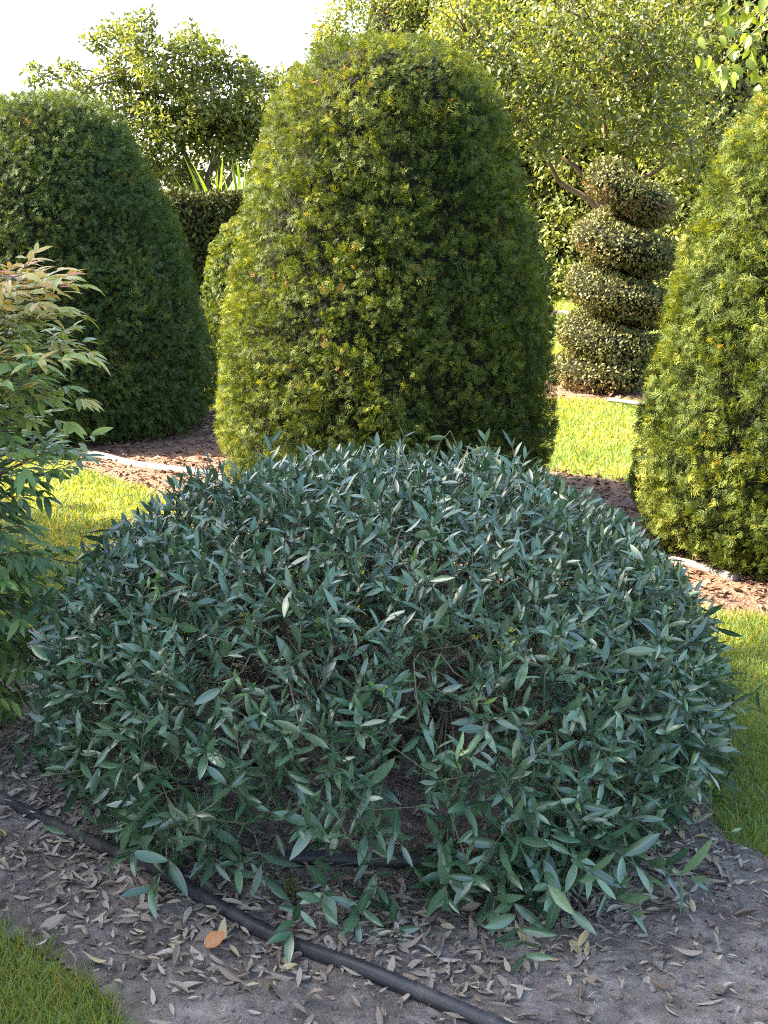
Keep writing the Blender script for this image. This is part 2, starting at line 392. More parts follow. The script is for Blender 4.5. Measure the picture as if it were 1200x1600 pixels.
def core_mesh(name, cx, cy, zz, rr, shrink, mat, parent, seg=40, seed=0):  # closed dark body standing in for the crown's shaded inside
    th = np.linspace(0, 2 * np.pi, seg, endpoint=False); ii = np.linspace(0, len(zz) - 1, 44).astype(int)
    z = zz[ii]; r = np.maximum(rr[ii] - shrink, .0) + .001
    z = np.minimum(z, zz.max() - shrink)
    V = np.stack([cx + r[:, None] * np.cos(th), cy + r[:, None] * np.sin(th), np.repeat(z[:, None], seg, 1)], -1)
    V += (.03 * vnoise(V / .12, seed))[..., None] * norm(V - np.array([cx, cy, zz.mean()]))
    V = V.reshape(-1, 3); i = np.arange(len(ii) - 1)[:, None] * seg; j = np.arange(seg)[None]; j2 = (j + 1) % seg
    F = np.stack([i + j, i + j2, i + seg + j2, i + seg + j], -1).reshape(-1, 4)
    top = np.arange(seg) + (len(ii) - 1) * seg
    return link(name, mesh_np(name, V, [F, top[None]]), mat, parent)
def yew(label, cx, cy, prof, n, size, mat, seed, group='clipped yew topiaries', protos=SPRIGS, pocket=1.0, low_droop=0.0, tops=.0):
    rng = np.random.default_rng(seed)
    zz, rr = smooth_prof(prof); up_ = np.clip(zz / .4, 0, 1); rr = rr + .016 * up_ * np.clip(rr / .1, 0, 1); zz = zz - .01 * (zz / zz.max()) ** 3
    t = thing('yew_topiary', label, 'topiary', (cx, cy, 0), group)
    core_mesh('inner_shade_core', cx, cy, zz, rr, .11, M_core, t, seed=seed)
    tube_obj('trunk', [(np.array([[cx, cy, -.02], [cx + .01, cy, .3], [cx, cy + .02, zz.max() * .55]]), np.array([.075, .06, .03]), 10)], M_bark, t)
    Ps, Ns, Ds = [], [], []
    P, N = surf_points(cx, cy, zz, rr, n, rng, .02, seed, back=.2)
    dn = .45 * vnoise(P / .07, seed + 5) + .85 * vnoise(P / .034, seed + 6)
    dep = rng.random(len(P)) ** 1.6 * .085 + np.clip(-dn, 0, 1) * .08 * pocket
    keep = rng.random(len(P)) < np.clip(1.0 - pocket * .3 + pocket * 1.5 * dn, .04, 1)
    P, N, dep = P[keep], N[keep], dep[keep]
    # a second, deeper layer hides the bare inside
    P2, N2 = surf_points(cx, cy, zz, rr, int(n * .42), rng, .02, seed, back=.15); P = np.concatenate([P, P2]); N = np.concatenate([N, N2]); dep = np.concatenate([dep, rng.uniform(.06, .115, len(P2))])
    m = len(P); rnd = rng.normal(size=(m, 3))
    # clumps of shoots point the same way
    cl = np.stack([vnoise(P / .05, seed + 20), vnoise(P / .05, seed + 21), vnoise(P / .05, seed + 22)], -1)
    rnd -= (rnd * N).sum(1, keepdims=True) * N * .7
    d = N * .55 + rnd * .5 + cl * .7 + np.array([0, 0, .18])
    low = np.clip(1 - P[:, 2] / .5, 0, 1)[:, None]
    d += low_droop * low * np.array([0, 0, -.5])
    nn = N * 1.0 + np.array([0, 0, .25]) + rng.normal(size=(m, 3)) * .45
    sz = size * rng.uniform(.5, 1.25, m)
    stray = rng.random(m) < .02; sz[stray] *= 1.5
    P = P - N * dep[:, None] - norm(d) * sz[:, None] * .55
    P[:, 2] = np.maximum(P[:, 2], .015)
    tone = np.clip(rng.normal(.47, .22, m) + .2 * vnoise(P / .16, seed + 9) - dep * 2.6, 0, .97)  # deeper sprigs get a darker tone: shade of the gaps painted in
    brown = rng.random(m) < .0015 + tops * .5 * np.clip((P[:, 2] - zz.max() + .5) * 2, 0, 1); tone[brown] = rng.uniform(.97, 1, brown.sum())
    R = frames(d, nn); which = rng.integers(0, len(protos), m)
    meshes = []
    V_all = []
    for k, pr in enumerate(protos):
        q = which == k
        V_all.append((pr, P[q], R[q], sz[q], tone[q]))
    # one joined part
    Vs, Fs, A, o = [], [], [], 0
    for pr, p, r, s, tn in V_all:
        nV = len(pr[0]); V = np.einsum('mij,mnj->mni', r, pr[0][None] * s[:, None, None]) + p[:, None]
        Vs.append(V.reshape(-1, 3)); Fs += [(f[None] + (np.arange(len(p)) * nV)[:, None, None]).reshape(-1, f.shape[1]) + o for f in pr[1]]
        A.append(np.repeat(tn, nV)); o += len(p) * nV
    V = np.concatenate(Vs); V[:, 2] = np.maximum(V[:, 2], .012)
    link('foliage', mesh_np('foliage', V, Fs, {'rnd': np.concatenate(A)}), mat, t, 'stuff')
    return t

Yc = 5.8; cxC = at(602, 500, Yc)[0]
prC = prof_px([(50, 0), (53, 50), (62, 92), (80, 122), (100, 143), (150, 176), (200, 193), (300, 216), (400, 231), (500, 248), (600, 257), (665, 261)], Yc) + [(.30, .80), (.16, .775), (.07, .72), (.02, .66)]
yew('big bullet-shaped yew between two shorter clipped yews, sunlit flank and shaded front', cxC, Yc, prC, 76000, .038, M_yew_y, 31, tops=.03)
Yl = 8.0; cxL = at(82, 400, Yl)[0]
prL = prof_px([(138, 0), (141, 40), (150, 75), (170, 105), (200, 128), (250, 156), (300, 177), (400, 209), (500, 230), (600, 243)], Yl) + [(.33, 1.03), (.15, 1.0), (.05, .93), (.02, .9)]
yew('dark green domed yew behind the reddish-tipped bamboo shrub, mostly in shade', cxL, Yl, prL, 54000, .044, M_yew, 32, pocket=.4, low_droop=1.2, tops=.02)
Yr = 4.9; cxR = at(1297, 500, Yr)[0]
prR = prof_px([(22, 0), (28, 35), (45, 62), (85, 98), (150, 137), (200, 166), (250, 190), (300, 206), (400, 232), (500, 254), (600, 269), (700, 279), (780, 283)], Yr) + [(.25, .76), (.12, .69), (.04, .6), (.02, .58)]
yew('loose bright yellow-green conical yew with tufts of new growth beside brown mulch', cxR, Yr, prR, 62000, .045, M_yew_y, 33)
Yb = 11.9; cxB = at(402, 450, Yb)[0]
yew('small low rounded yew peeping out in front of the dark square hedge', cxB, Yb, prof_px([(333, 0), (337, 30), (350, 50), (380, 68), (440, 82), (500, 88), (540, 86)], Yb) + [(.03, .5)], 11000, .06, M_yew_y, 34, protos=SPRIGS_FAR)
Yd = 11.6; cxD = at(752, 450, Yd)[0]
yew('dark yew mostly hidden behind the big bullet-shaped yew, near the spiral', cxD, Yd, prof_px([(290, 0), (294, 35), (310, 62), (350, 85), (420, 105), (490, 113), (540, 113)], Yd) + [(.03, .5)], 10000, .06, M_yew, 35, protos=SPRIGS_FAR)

# ------------------------------------------------------------------ spiral topiary
def spiral():
    rng = np.random.default_rng(51)
    t = thing('spiral_topiary', 'clipped spiral box topiary with tilted stacked coils on sunlit lawn', 'topiary', (SPX, SPY, 0))
    turns = 4.2
    th0 = math.radians(272)
    def path(u):                                   # u 0..1 bottom to top
        th = th0 - u * turns * 2 * np.pi
        z = .16 + 1.43 * np.clip(u * 1.13 - .13, 0, 1)
        Rr = .25 * (1 - u) + .14 * u
        rh = .29 * (1 - u) + .225 * u; rv = .165 * (1 - u) + .150 * u
        tip = np.clip((u - .93) / .07, 0, 1); Rr = Rr * (1 - .15 * tip); z = z + .06 * tip
        return np.stack([SPX + Rr * np.cos(th), SPY + Rr * np.sin(th), z], -1), th, rh, rv
    def surf(u, ph, k=1.0, d=0.0):
        c, th, rh, rv = path(u); rad = np.stack([np.cos(th), np.sin(th), 0 * th], -1)
        N = norm(rad * (np.cos(ph) / rh)[..., None] + np.array([0, 0, 1.0]) * (np.sin(ph) / rv)[..., None])
        return c + rad * ((rh * k - d) * np.cos(ph))[..., None] + np.array([0, 0, 1.0]) * ((rv * k - d) * np.sin(ph))[..., None], N
    U, PH = np.meshgrid(np.linspace(0, 1, 150), np.linspace(0, 2 * np.pi, 16, endpoint=False), indexing='ij')
    V, _ = surf(U.ravel(), PH.ravel(), 1.0, .045); V[:, 2] = np.maximum(V[:, 2], .05)
    i = np.arange(149)[:, None] * 16; j = np.arange(16)[None]; j2 = (j + 1) % 16
    F = np.stack([i + j, i + j2, i + 16 + j2, i + 16 + j], -1).reshape(-1, 4)
    link('inner_shade_core', mesh_np('inner_shade_core', V, [F, np.arange(16)[None, ::-1], (np.arange(16) + 149 * 16)[None]]), M_core, t)
    tube_obj('trunk', [(np.array([[SPX, SPY, -.02], [SPX + .01, SPY, .6], [SPX, SPY, 1.5]]), np.array([.05, .04, .02]), 10)], M_bark, t)
    n = 52000
    u = np.clip(rng.random(n) ** 1.12, 0, 1); ph = rng.uniform(0, 2 * np.pi, n)
    ne = 1600; u = np.concatenate([u, np.full(ne, 1.0), np.full(ne, 0.0)]); ph = np.concatenate([ph, rng.uniform(0, 2 * np.pi, 2 * ne)])
    k = np.ones(len(u)); k[n:] = np.sqrt(rng.random(2 * ne))
    P, N = surf(u, ph, 1.0)
    Pe, _ = surf(u[n:], ph[n:], k[n:]); c, th, _, _ = path(u[n:])
    ax = np.stack([np.sin(th), -np.cos(th), 0 * th], -1) * np.where(u[n:] > .5, 1, -1)[:, None]
    P[n:] = Pe + ax * (np.sqrt(np.maximum(0, 1 - k[n:] ** 2)) * .15)[:, None]; N[n:] = norm(ax + N[n:] * k[n:, None])
    P = P + N * (.022 * vnoise(P / .12, 52) + .014 * vnoise(P / .05, 53))[:, None]
    P = P - N * (rng.random(len(P)) ** 2 * .05)[:, None]
    ok = P[:, 2] > .03; P, N = P[ok], N[ok]; m = len(P)
    d = N * .6 + rng.normal(size=(m, 3)) * .6; nn = N + rng.normal(size=(m, 3)) * .6
    tone = np.clip(rng.normal(.5, .18, m) + .15 * vnoise(P / .2, 54), 0, .95)
    under = (N[:, 2] < -.1) & (rng.random(m) < .35); tone[under] = rng.uniform(.96, 1, under.sum())
    link('foliage', scatter('foliage', diamond(.62, .1), P, frames(d, nn), rng.uniform(.02, .036, m), tone), M_box, t, 'stuff')
spiral()

# ------------------------------------------------------------------ hedge and trees behind
def leaf_blobs(blobs, rng, leaf, up=.5, shell=.45):
    """blobs: (centre, radii, count) -> P, d, n, s"""
    P, D, Nn, S = [], [], [], []
    for c, r, n in blobs:
        v = norm(rng.normal(size=(n, 3))); q = rng.random(n) ** shell
        P.append(np.asarray(c) + v * q[:, None] * np.asarray(r)); D.append(v * .5 + rng.normal(size=(n, 3)) * .6 + np.array([0, 0, -.1]))
        Nn.append(rng.normal(size=(n, 3)) * .6 + np.array([0, 0, up]) + v * .4); S.append(leaf * rng.uniform(.6, 1.3, n))
    return map(np.concatenate, (P, D, Nn, S))
def hedge_box():
    rng = np.random.default_rng(61); x0, x1, y0, y1, h = -6.5, -.9, 13.6, 14.8, at(320, 305, 13.6)[2]
    t = thing('clipped_hedge', 'dark square-cut hedge with a flat sunlit top behind the yews', 'hedge', ((x0 + x1) / 2, (y0 + y1) / 2, 0))
    i = .08; bx = np.array([(x, y, z) for z in (0.0, h - i) for x, y in ((x0 + i, y0 + i), (x1 - i, y0 + i), (x1 - i, y1 - i), (x0 + i, y1 - i))])
    link('inner_shade_core', mesh_np('inner_shade_core', bx, [np.array([(0, 1, 5, 4), (1, 2, 6, 5), (2, 3, 7, 6), (3, 0, 4, 7), (4, 5, 6, 7), (3, 2, 1, 0)])], smooth=False), M_core, t)
    P, N = [], []
    for face, n in (('f', 16000), ('t', 12000), ('r', 4000)):
        a, b = rng.random(n), rng.random(n)
        if face == 'f': P.append(np.stack([x0 + a * (x1 - x0), np.full(n, y0), b * h], -1)); N.append(np.tile([0, -1., 0], (n, 1)))
        if face == 't': P.append(np.stack([x0 + a * (x1 - x0), y0 + b * (y1 - y0), np.full(n, h)], -1)); N.append(np.tile([0, 0, 1.], (n, 1)))
        if face == 'r': P.append(np.stack([np.full(n, x1), y0 + a * (y1 - y0), b * h], -1)); N.append(np.tile([1., 0, 0], (n, 1)))
    P = np.concatenate(P); N = np.concatenate(N); m = len(P)
    P = P + N * (.03 * vnoise(P / .3, 62) + .02 * vnoise(P / .1, 63) - .08 * rng.random(m) ** 1.5)[:, None]; P[:, 2] = np.maximum(P[:, 2], .03)
    d = N * .6 + rng.normal(size=(m, 3)) * .7; nn = N + rng.normal(size=(m, 3)) * .6
    link('foliage', scatter('foliage', diamond(.45, .1), P, frames(d, nn), rng.uniform(.045, .085, m), np.clip(rng.normal(.5, .2, m), 0, 1)), M_hedge, t, 'stuff')
hedge_box()

def limb(a, b, rng, k=5, wob=.12, sag=0.0):
    a, b = np.asarray(a, float), np.asarray(b, float); L = np.linalg.norm(b - a)
    t = np.linspace(0, 1, k)[:, None]; p = a + (b - a) * t + rng.normal(size=(k, 3)) * wob * L * .25 * np.sin(np.pi * t); p[:, 2] += (sag * L * np.sin(np.pi * t))[:, 0]
    return p
def open_tree(name, label, base, forks, blobs, leaf, mat, bark, seed, trunk_r=.11, group=None, wid=.5):
    rng = np.random.default_rng(seed); t = thing(name, label, 'tree', base, group)
    base = np.asarray(base, float); paths = []
    fork = base + np.array([0, 0, forks[0]])
    tr = limb(base - [0, 0, .05], fork, rng, 6, .15); tube_obj('trunk', [(tr, np.linspace(trunk_r, trunk_r * .7, 6), 10)], bark, t)
    lim_pts = [fork]
    for q in forks[1]:
        p = spline(limb(fork, q, rng, 6, .16), 3); tube_obj('limb', [(p, np.linspace(trunk_r * .5, trunk_r * .16, 16), 8)], bark, t); lim_pts += list(p[4::2])
    L = np.array(lim_pts); ends = []
    for c, r, n in blobs:
        c = np.asarray(c); k = np.argmin(np.linalg.norm(L - c, axis=1)); p = limb(L[k], c, rng, 6, .18); paths.append((spline(p, 3), np.linspace(.018, .006, 16), 5))
        for _ in range(5):
            e = c + norm(rng.normal(size=3)) * np.asarray(r) * .8; p2 = limb(p[rng.integers(3, 6)], e, rng, 4, .2); paths.append((p2, np.linspace(.010, .004, 4), 4))
    tube_obj('twigs', paths, bark, t, 'stuff')
    P, D, Nn, S = leaf_blobs(blobs, rng, leaf); m = len(P)
    keep = vnoise(P / .22, seed + 3) > -.45 + .25 * rng.random(m) - .1
    P, D, Nn, S = P[keep], D[keep], Nn[keep], S[keep]; m = len(P)
    link('crown', scatter('crown', diamond(wid, .08), P, frames(D, Nn), S, np.clip(rng.normal(.45, .22, m) + .2 * vnoise(P / .4, seed + 4), 0, 1)), mat, t, 'stuff')
    return t
# left tree, airy crown against the white sky
YT = 17.0
def B(u, v, Y, r, n, dz=.0): c = at(u, v, Y); return (c, np.array([r, r, r * .8]), n)
rt = np.random.default_rng(71)
bl = [B(u, v, YT + rt.uniform(-.6, .6), r, n) for u, v, r, n in [
    (60, 118, .22, 170), (105, 112, .22, 170), (150, 65, .22, 200), (185, 50, .26, 260), (225, 32, .22, 200), (215, 65, .25, 220), (170, 130, .3, 260), (120, 140, .25, 200),
    (200, 105, .35, 480), (245, 95, .4, 560), (300, 60, .32, 380), (310, 95, .45, 700), (350, 110, .4, 560), (390, 125, .35, 420), (430, 120, .25, 220), (445, 140, .22, 160),
    (230, 150, .45, 800), (280, 150, .5, 1000), (340, 165, .5, 1000), (400, 175, .45, 700), (180, 185, .4, 500), (240, 205, .45, 800), (300, 210, .5, 900), (360, 220, .45, 700),
    (420, 215, .35, 400), (250, 255, .35, 500), (285, 275, .3, 350), (200, 235, .35, 300), (340, 255, .3, 250),
    (270, 180, .5, 700), (330, 190, .5, 700), (380, 200, .45, 600), (230, 280, .35, 350), (300, 285, .3, 260), (410, 260, .35, 350), (440, 180, .35, 300), (430, 290, .3, 250)]]
bt = at(335, 300, YT)
open_tree('airy_tree', 'airy light green tree against the white sky behind the square hedge', (bt[0], YT, 0), (bt[2] - .25, [at(270, 235, YT), at(345, 200, YT), at(205, 90, YT), at(400, 170, YT), at(300, 90, YT)]), [(c_, r_, int(n_ * 1.45)) for c_, r_, n_ in bl], .08, M_tree, M_bark, 72, .10)
# right tree with spreading reddish limbs
YR = 15.0
rt = np.random.default_rng(73)
bl = []
for u, v, r, n in [(700, 60, .4, 380), (740, 110, .42, 420), (720, 20, .4, 380), (790, 40, .45, 420), (800, 100, .45, 480), (780, 165, .4, 420), (850, 60, .5, 520), (850, 130, .5, 560), (900, 30, .5, 520), (910, 95, .5, 600),
                   (900, 165, .42, 460), (960, 60, .5, 600), (970, 130, .5, 620), (1020, 40, .5, 560), (1030, 110, .5, 620), (1070, 75, .45, 480), (1085, 150, .42, 430), (1020, 175, .42, 460), (960, 200, .35, 300), (830, 205, .3, 260),
                   (1110, 210, .35, 320), (1060, 225, .3, 220), (860, 0, .5, 400), (960, -10, .5, 420), (1060, 0, .5, 400), (1130, 40, .4, 300), (690, 110, .25, 170), (760, 200, .25, 170),
                   (800, 215, .25, 150), (850, 235, .24, 140), (900, 215, .28, 200), (945, 225, .28, 200), (990, 225, .28, 200), (1040, 245, .25, 150), (1085, 260, .28, 180), (870, 180, .35, 260), (1000, 195, .35, 260)]:
    bl.append(B(u, v, YR + rt.uniform(-.7, .7), r, n))
bt = at(945, 330, YR)
open_tree('spreading_tree', 'spreading tree with reddish bare limbs and yellow-green leaves behind the spiral topiary', (bt[0], YR, 0), (bt[2] - .1, [at(800, 185, YR), at(860, 215, YR), at(938, 150, YR), at(985, 205, YR), at(1045, 90, YR), at(1085, 215, YR), at(1000, 60, YR)]), bl, .085, M_tree, M_limb, 74, .085)

def evergreen(label, cx, cy, h, rad, seed, nclump=900, per=42, leaf=.10, mat=None, skirt=.9):
    rng = np.random.default_rng(seed); t = thing('tall_evergreen', label, 'tree', (cx, cy, 0), 'tall evergreen screen at the back')
    zz = np.linspace(.05, h, 60); q = zz / h; rr = rad * np.clip(np.where(q < .12, skirt + (1 - skirt) * q / .12, 1 - .25 * q), 0, 1) * np.sqrt(np.clip(1 - q ** 6, 0, 1)) * (1 + .08 * np.sin(q * 17 + seed))
    core_mesh('inner_shade_core', cx, cy, zz[:50], rr[:50] * .62, .1, M_core, t, seg=24, seed=seed)
    tube_obj('trunk', [(np.array([[cx, cy, -.05], [cx, cy, h * .6]]), np.array([.14, .06]), 9)], M_bark, t)
    cP, cN = surf_points(cx, cy, zz, rr, nclump * 2, rng, .16, seed, back=.25); cP, cN = cP[:nclump * 2], cN
    sel = rng.permutation(len(cP))[:int(nclump * 1.1)]; cP, cN = cP[sel], cN[sel]
    P = np.repeat(cP, per, 0); Nn = np.repeat(cN, per, 0); m = len(P)
    ins_ = np.repeat(np.where(rng.random(len(cP)) < .4, rng.uniform(.1, .8, len(cP)), 0), per); P = P - Nn * ins_[:, None]
    v = norm(rng.normal(size=(m, 3))); rad_c = np.repeat(rng.uniform(.14, .34, len(cP)), per)
    P = P + v * (rad_c * rng.random(m) ** .5)[:, None]; P[:, 2] = np.maximum(P[:, 2], .05)
    d = v * .5 + rng.normal(size=(m, 3)) * .5; nn = Nn * .4 + v * .5 + rng.normal(size=(m, 3)) * .4 + np.array([0, 0, .25])
    tone = np.clip(np.repeat(rng.normal(.45, .13, len(cP)), per) + rng.normal(0, .13, m), 0, .96)
    br = np.repeat(rng.random(len(cP)) < .03, per) & (rng.random(m) < .5); tone[br] = 1.0
    link('foliage', scatter('foliage', diamond(.5, .08), P, frames(d, nn), leaf * rng.uniform(.6, 1.3, m), tone), mat or M_ever, t, 'stuff')
evergreen('tall evergreen at the open end of the screen, its edge against white sky', at(655, 30, 25)[0], 25.0, 8.4, 2.1, 81, 1100)
evergreen('tall evergreen behind the spreading tree, between two other screen evergreens', at(800, 30, 23)[0], 23.0, 8.6, 1.8, 82, 900)
evergreen('tall leafy evergreen right behind the spiral topiary, clipped down to the ground', at(960, 30, 20.9)[0], 20.9, 7.8, 1.75, 83, 1000)
evergreen('tall evergreen behind the yellow-green conical yew at the screen end', at(1165, 30, 18.8)[0], 18.8, 7.6, 1.8, 84, 900)
evergreen('tall evergreen in the screen behind the big bullet-shaped yew', at(770, 200, 21.5)[0], 21.4, 5.6, 1.3, 85, 500)

# broad-leaved branches over the right-hand yew; each leaf in view is a part
def big_leaf_parts(parent, P, R, S, tones, protos, mat, n_parts, name='leaf', score=None):
    m = len(P); order = np.argsort(-score)[:n_parts]; sel = np.zeros(m, bool); sel[order] = True
    meshes = {}
    base = parent.location
    for i in order:
        key = (i % len(protos), int(np.clip(tones[i], 0, .999) * 12))
        if key not in meshes:
            pr = protos[key[0]]; me = mesh_np(name, pr[0], pr[1], {'rnd': np.full(len(pr[0]), (key[1] + .5) / 12), 'mid': pr[2]}); me.materials.append(mat); meshes[key] = me
        o = bpy.data.objects.new(name, meshes[key]); C.objects.link(o); o.parent = parent
        s = S[i] if np.ndim(S[i]) else np.array([S[i]] * 3)
        M3 = R[i] * np.asarray(s)[None, :]
        M4 = Matrix([[*M3[0], P[i][0] - base.x], [*M3[1], P[i][1] - base.y], [*M3[2], P[i][2] - base.z], [0, 0, 0, 1]])
        o.matrix_basis = M4
    return ~sel
def broad_tree():
    rng = np.random.default_rng(91); Y = 9.5; base = (5.2, Y, 0)
    t = thing('broadleaf_tree', 'tree with large bright hanging leaves above the yellow-green conical yew', 'tree', base)
    fork = np.array([4.6, Y, 3.0])
    tube_obj('trunk', [(limb((5.2, Y, -.05), fork, rng, 6), np.linspace(.14, .09, 6), 10)], M_bark, t)
    pts = [(1195, -60), (1165, -20), (1150, 20), (1135, 60), (1128, 95), (1180, 30), (1195, 70), (1170, 75), (1190, 5), (1215, 40), (1240, 60), (1250, 0), (1230, -40), (1300, -50), (1290, 20)]
    paths, P, D = [], [], []
    for u, v in pts:
        e = at(u, v, Y + rng.uniform(-.25, .25)); a = fork + rng.normal(size=3) * .1 + [-.2, 0, .6]
        p = limb(a, e, rng, 8, .2, .12); paths.append((p, np.linspace(.02, .004, 8), 5))
        for k in range(14):
            q = p[-1] + rng.normal(size=3) * [.12, .12, .13] if k > 3 else p[-2] + rng.normal(size=3) * .06
            P.append(q); D.append(rng.normal(size=3) * .5 + [0, -.1, -.8])
    for q_ in paths: tube_obj('branch', [q_], M_bark, t)
    P, D = np.array(P), np.array(D); m = len(P); Nn = rng.normal(size=(m, 3)) * .5 + np.array([-.4, -.6, .4])
    R = frames(D, Nn); S = rng.uniform(.075, .13, m); tn = np.clip(rng.normal(.5, .22, m), 0, 1)
    pr = [leaf_proto(5, .55, .15, .15, .75), leaf_proto(5, .5, .3, .25, .75)]
    u, v, zc = project(P); vis = (u < 1215) & (v > -15)
    rest = big_leaf_parts(t, P, R, S, tn, pr, M_broad, int(vis.sum()), score=vis * 1.0)
    if rest.any(): link('foliage', scatter('foliage', pr[0], P[rest], R[rest], S[rest], tn[rest]), M_broad, t, 'stuff')
broad_tree()

# strap-leaved clump glimpsed beneath the airy tree
def strap_plant():
    rng = np.random.default_rng(93); Y = 15.6; b = at(362, 300, Y)
    t = thing('strap_leaf_plant', 'bright green strap-leaved clump showing above the square hedge', 'plant', (b[0], Y, 0))
    for i in range(46):
        az = rng.uniform(0, 2 * np.pi); ln = rng.uniform(.08, .45); L = rng.uniform(1.7, 2.15)
        k = 9; tt = np.linspace(0, 1, k); out = ln * tt ** 2 * (1 + .5 * tt); x = b[0] + rng.uniform(-.28, .28) + np.cos(az) * out; y = Y + rng.uniform(-.2, .2) + np.sin(az) * out; z = L * tt * (1 - .12 * ln * tt ** 2)
        c = np.stack([x, y, z], -1); side = np.array([-np.sin(az), np.cos(az), 0]); side = norm(side + rng.normal(size=3) * .4)
        wv = .05 * np.clip(np.sin(np.pi * np.clip(tt * .88 + .12, 0, 1)), .04, 1)
        V = np.concatenate([c - side * wv[:, None], c + side * wv[:, None]]); j = np.arange(k - 1)
        link('leaf', mesh_np('leaf', V, [np.stack([j, j + 1, j + 1 + k, j + k], -1)], {'rnd': np.full(2 * k, rng.random()), 'mid': np.ones(2 * k)}), M_reed, t)
strap_plant()

# ------------------------------------------------------------------ big tree outside the frame whose shade covers the foreground
def shade_tree():
    rng = np.random.default_rng(95); c = np.array([-6.9, 2.0, 3.6]); rad = np.array([1.5, 4.4, 3.85])
    t = thing('shade_tree', 'large dense evergreen tree shading the near bed', 'tree', (c[0], c[1], 0))
    tube_obj('trunk', [(np.array([[c[0], c[1], -.05], [c[0], c[1], 3.5]]), np.array([.3, .15]), 10)], M_bark, t)
    th, ph = np.meshgrid(np.linspace(0, 2 * np.pi, 28, endpoint=False), np.linspace(.05, np.pi - .05, 16)); k = .9
    V = c + k * rad * np.stack([np.sin(ph) * np.cos(th), np.sin(ph) * np.sin(th), np.cos(ph)], -1); V = V.reshape(-1, 3); V[:, 2] = np.maximum(V[:, 2], .05)
    i = np.arange(15)[:, None] * 28; j = np.arange(28)[None]; j2 = (j + 1) % 28
    link('inner_shade_core', mesh_np('inner_shade_core', V, [np.stack([i + j, i + 28 + j, i + 28 + j2, i + j2], -1).reshape(-1, 4)]), M_core, t)  # solid core added so the crown lets no sun through
    n = 14000; v = norm(rng.normal(size=(n, 3))); P = c + v * rad * (1 + .09 * vnoise(v * 4, 96) + .05 * rng.normal(size=n))[:, None]; P[:, 2] = np.maximum(P[:, 2], .1)
    link('crown', scatter('crown', diamond(.55, .1), P, frames(v * .4 + rng.normal(size=(n, 3)) * .6, v + rng.normal(size=(n, 3)) * .5), rng.uniform(.14, .28, n), np.clip(rng.normal(.5, .2, n), 0, 1)), M_hedge, t, 'stuff')
shade_tree()

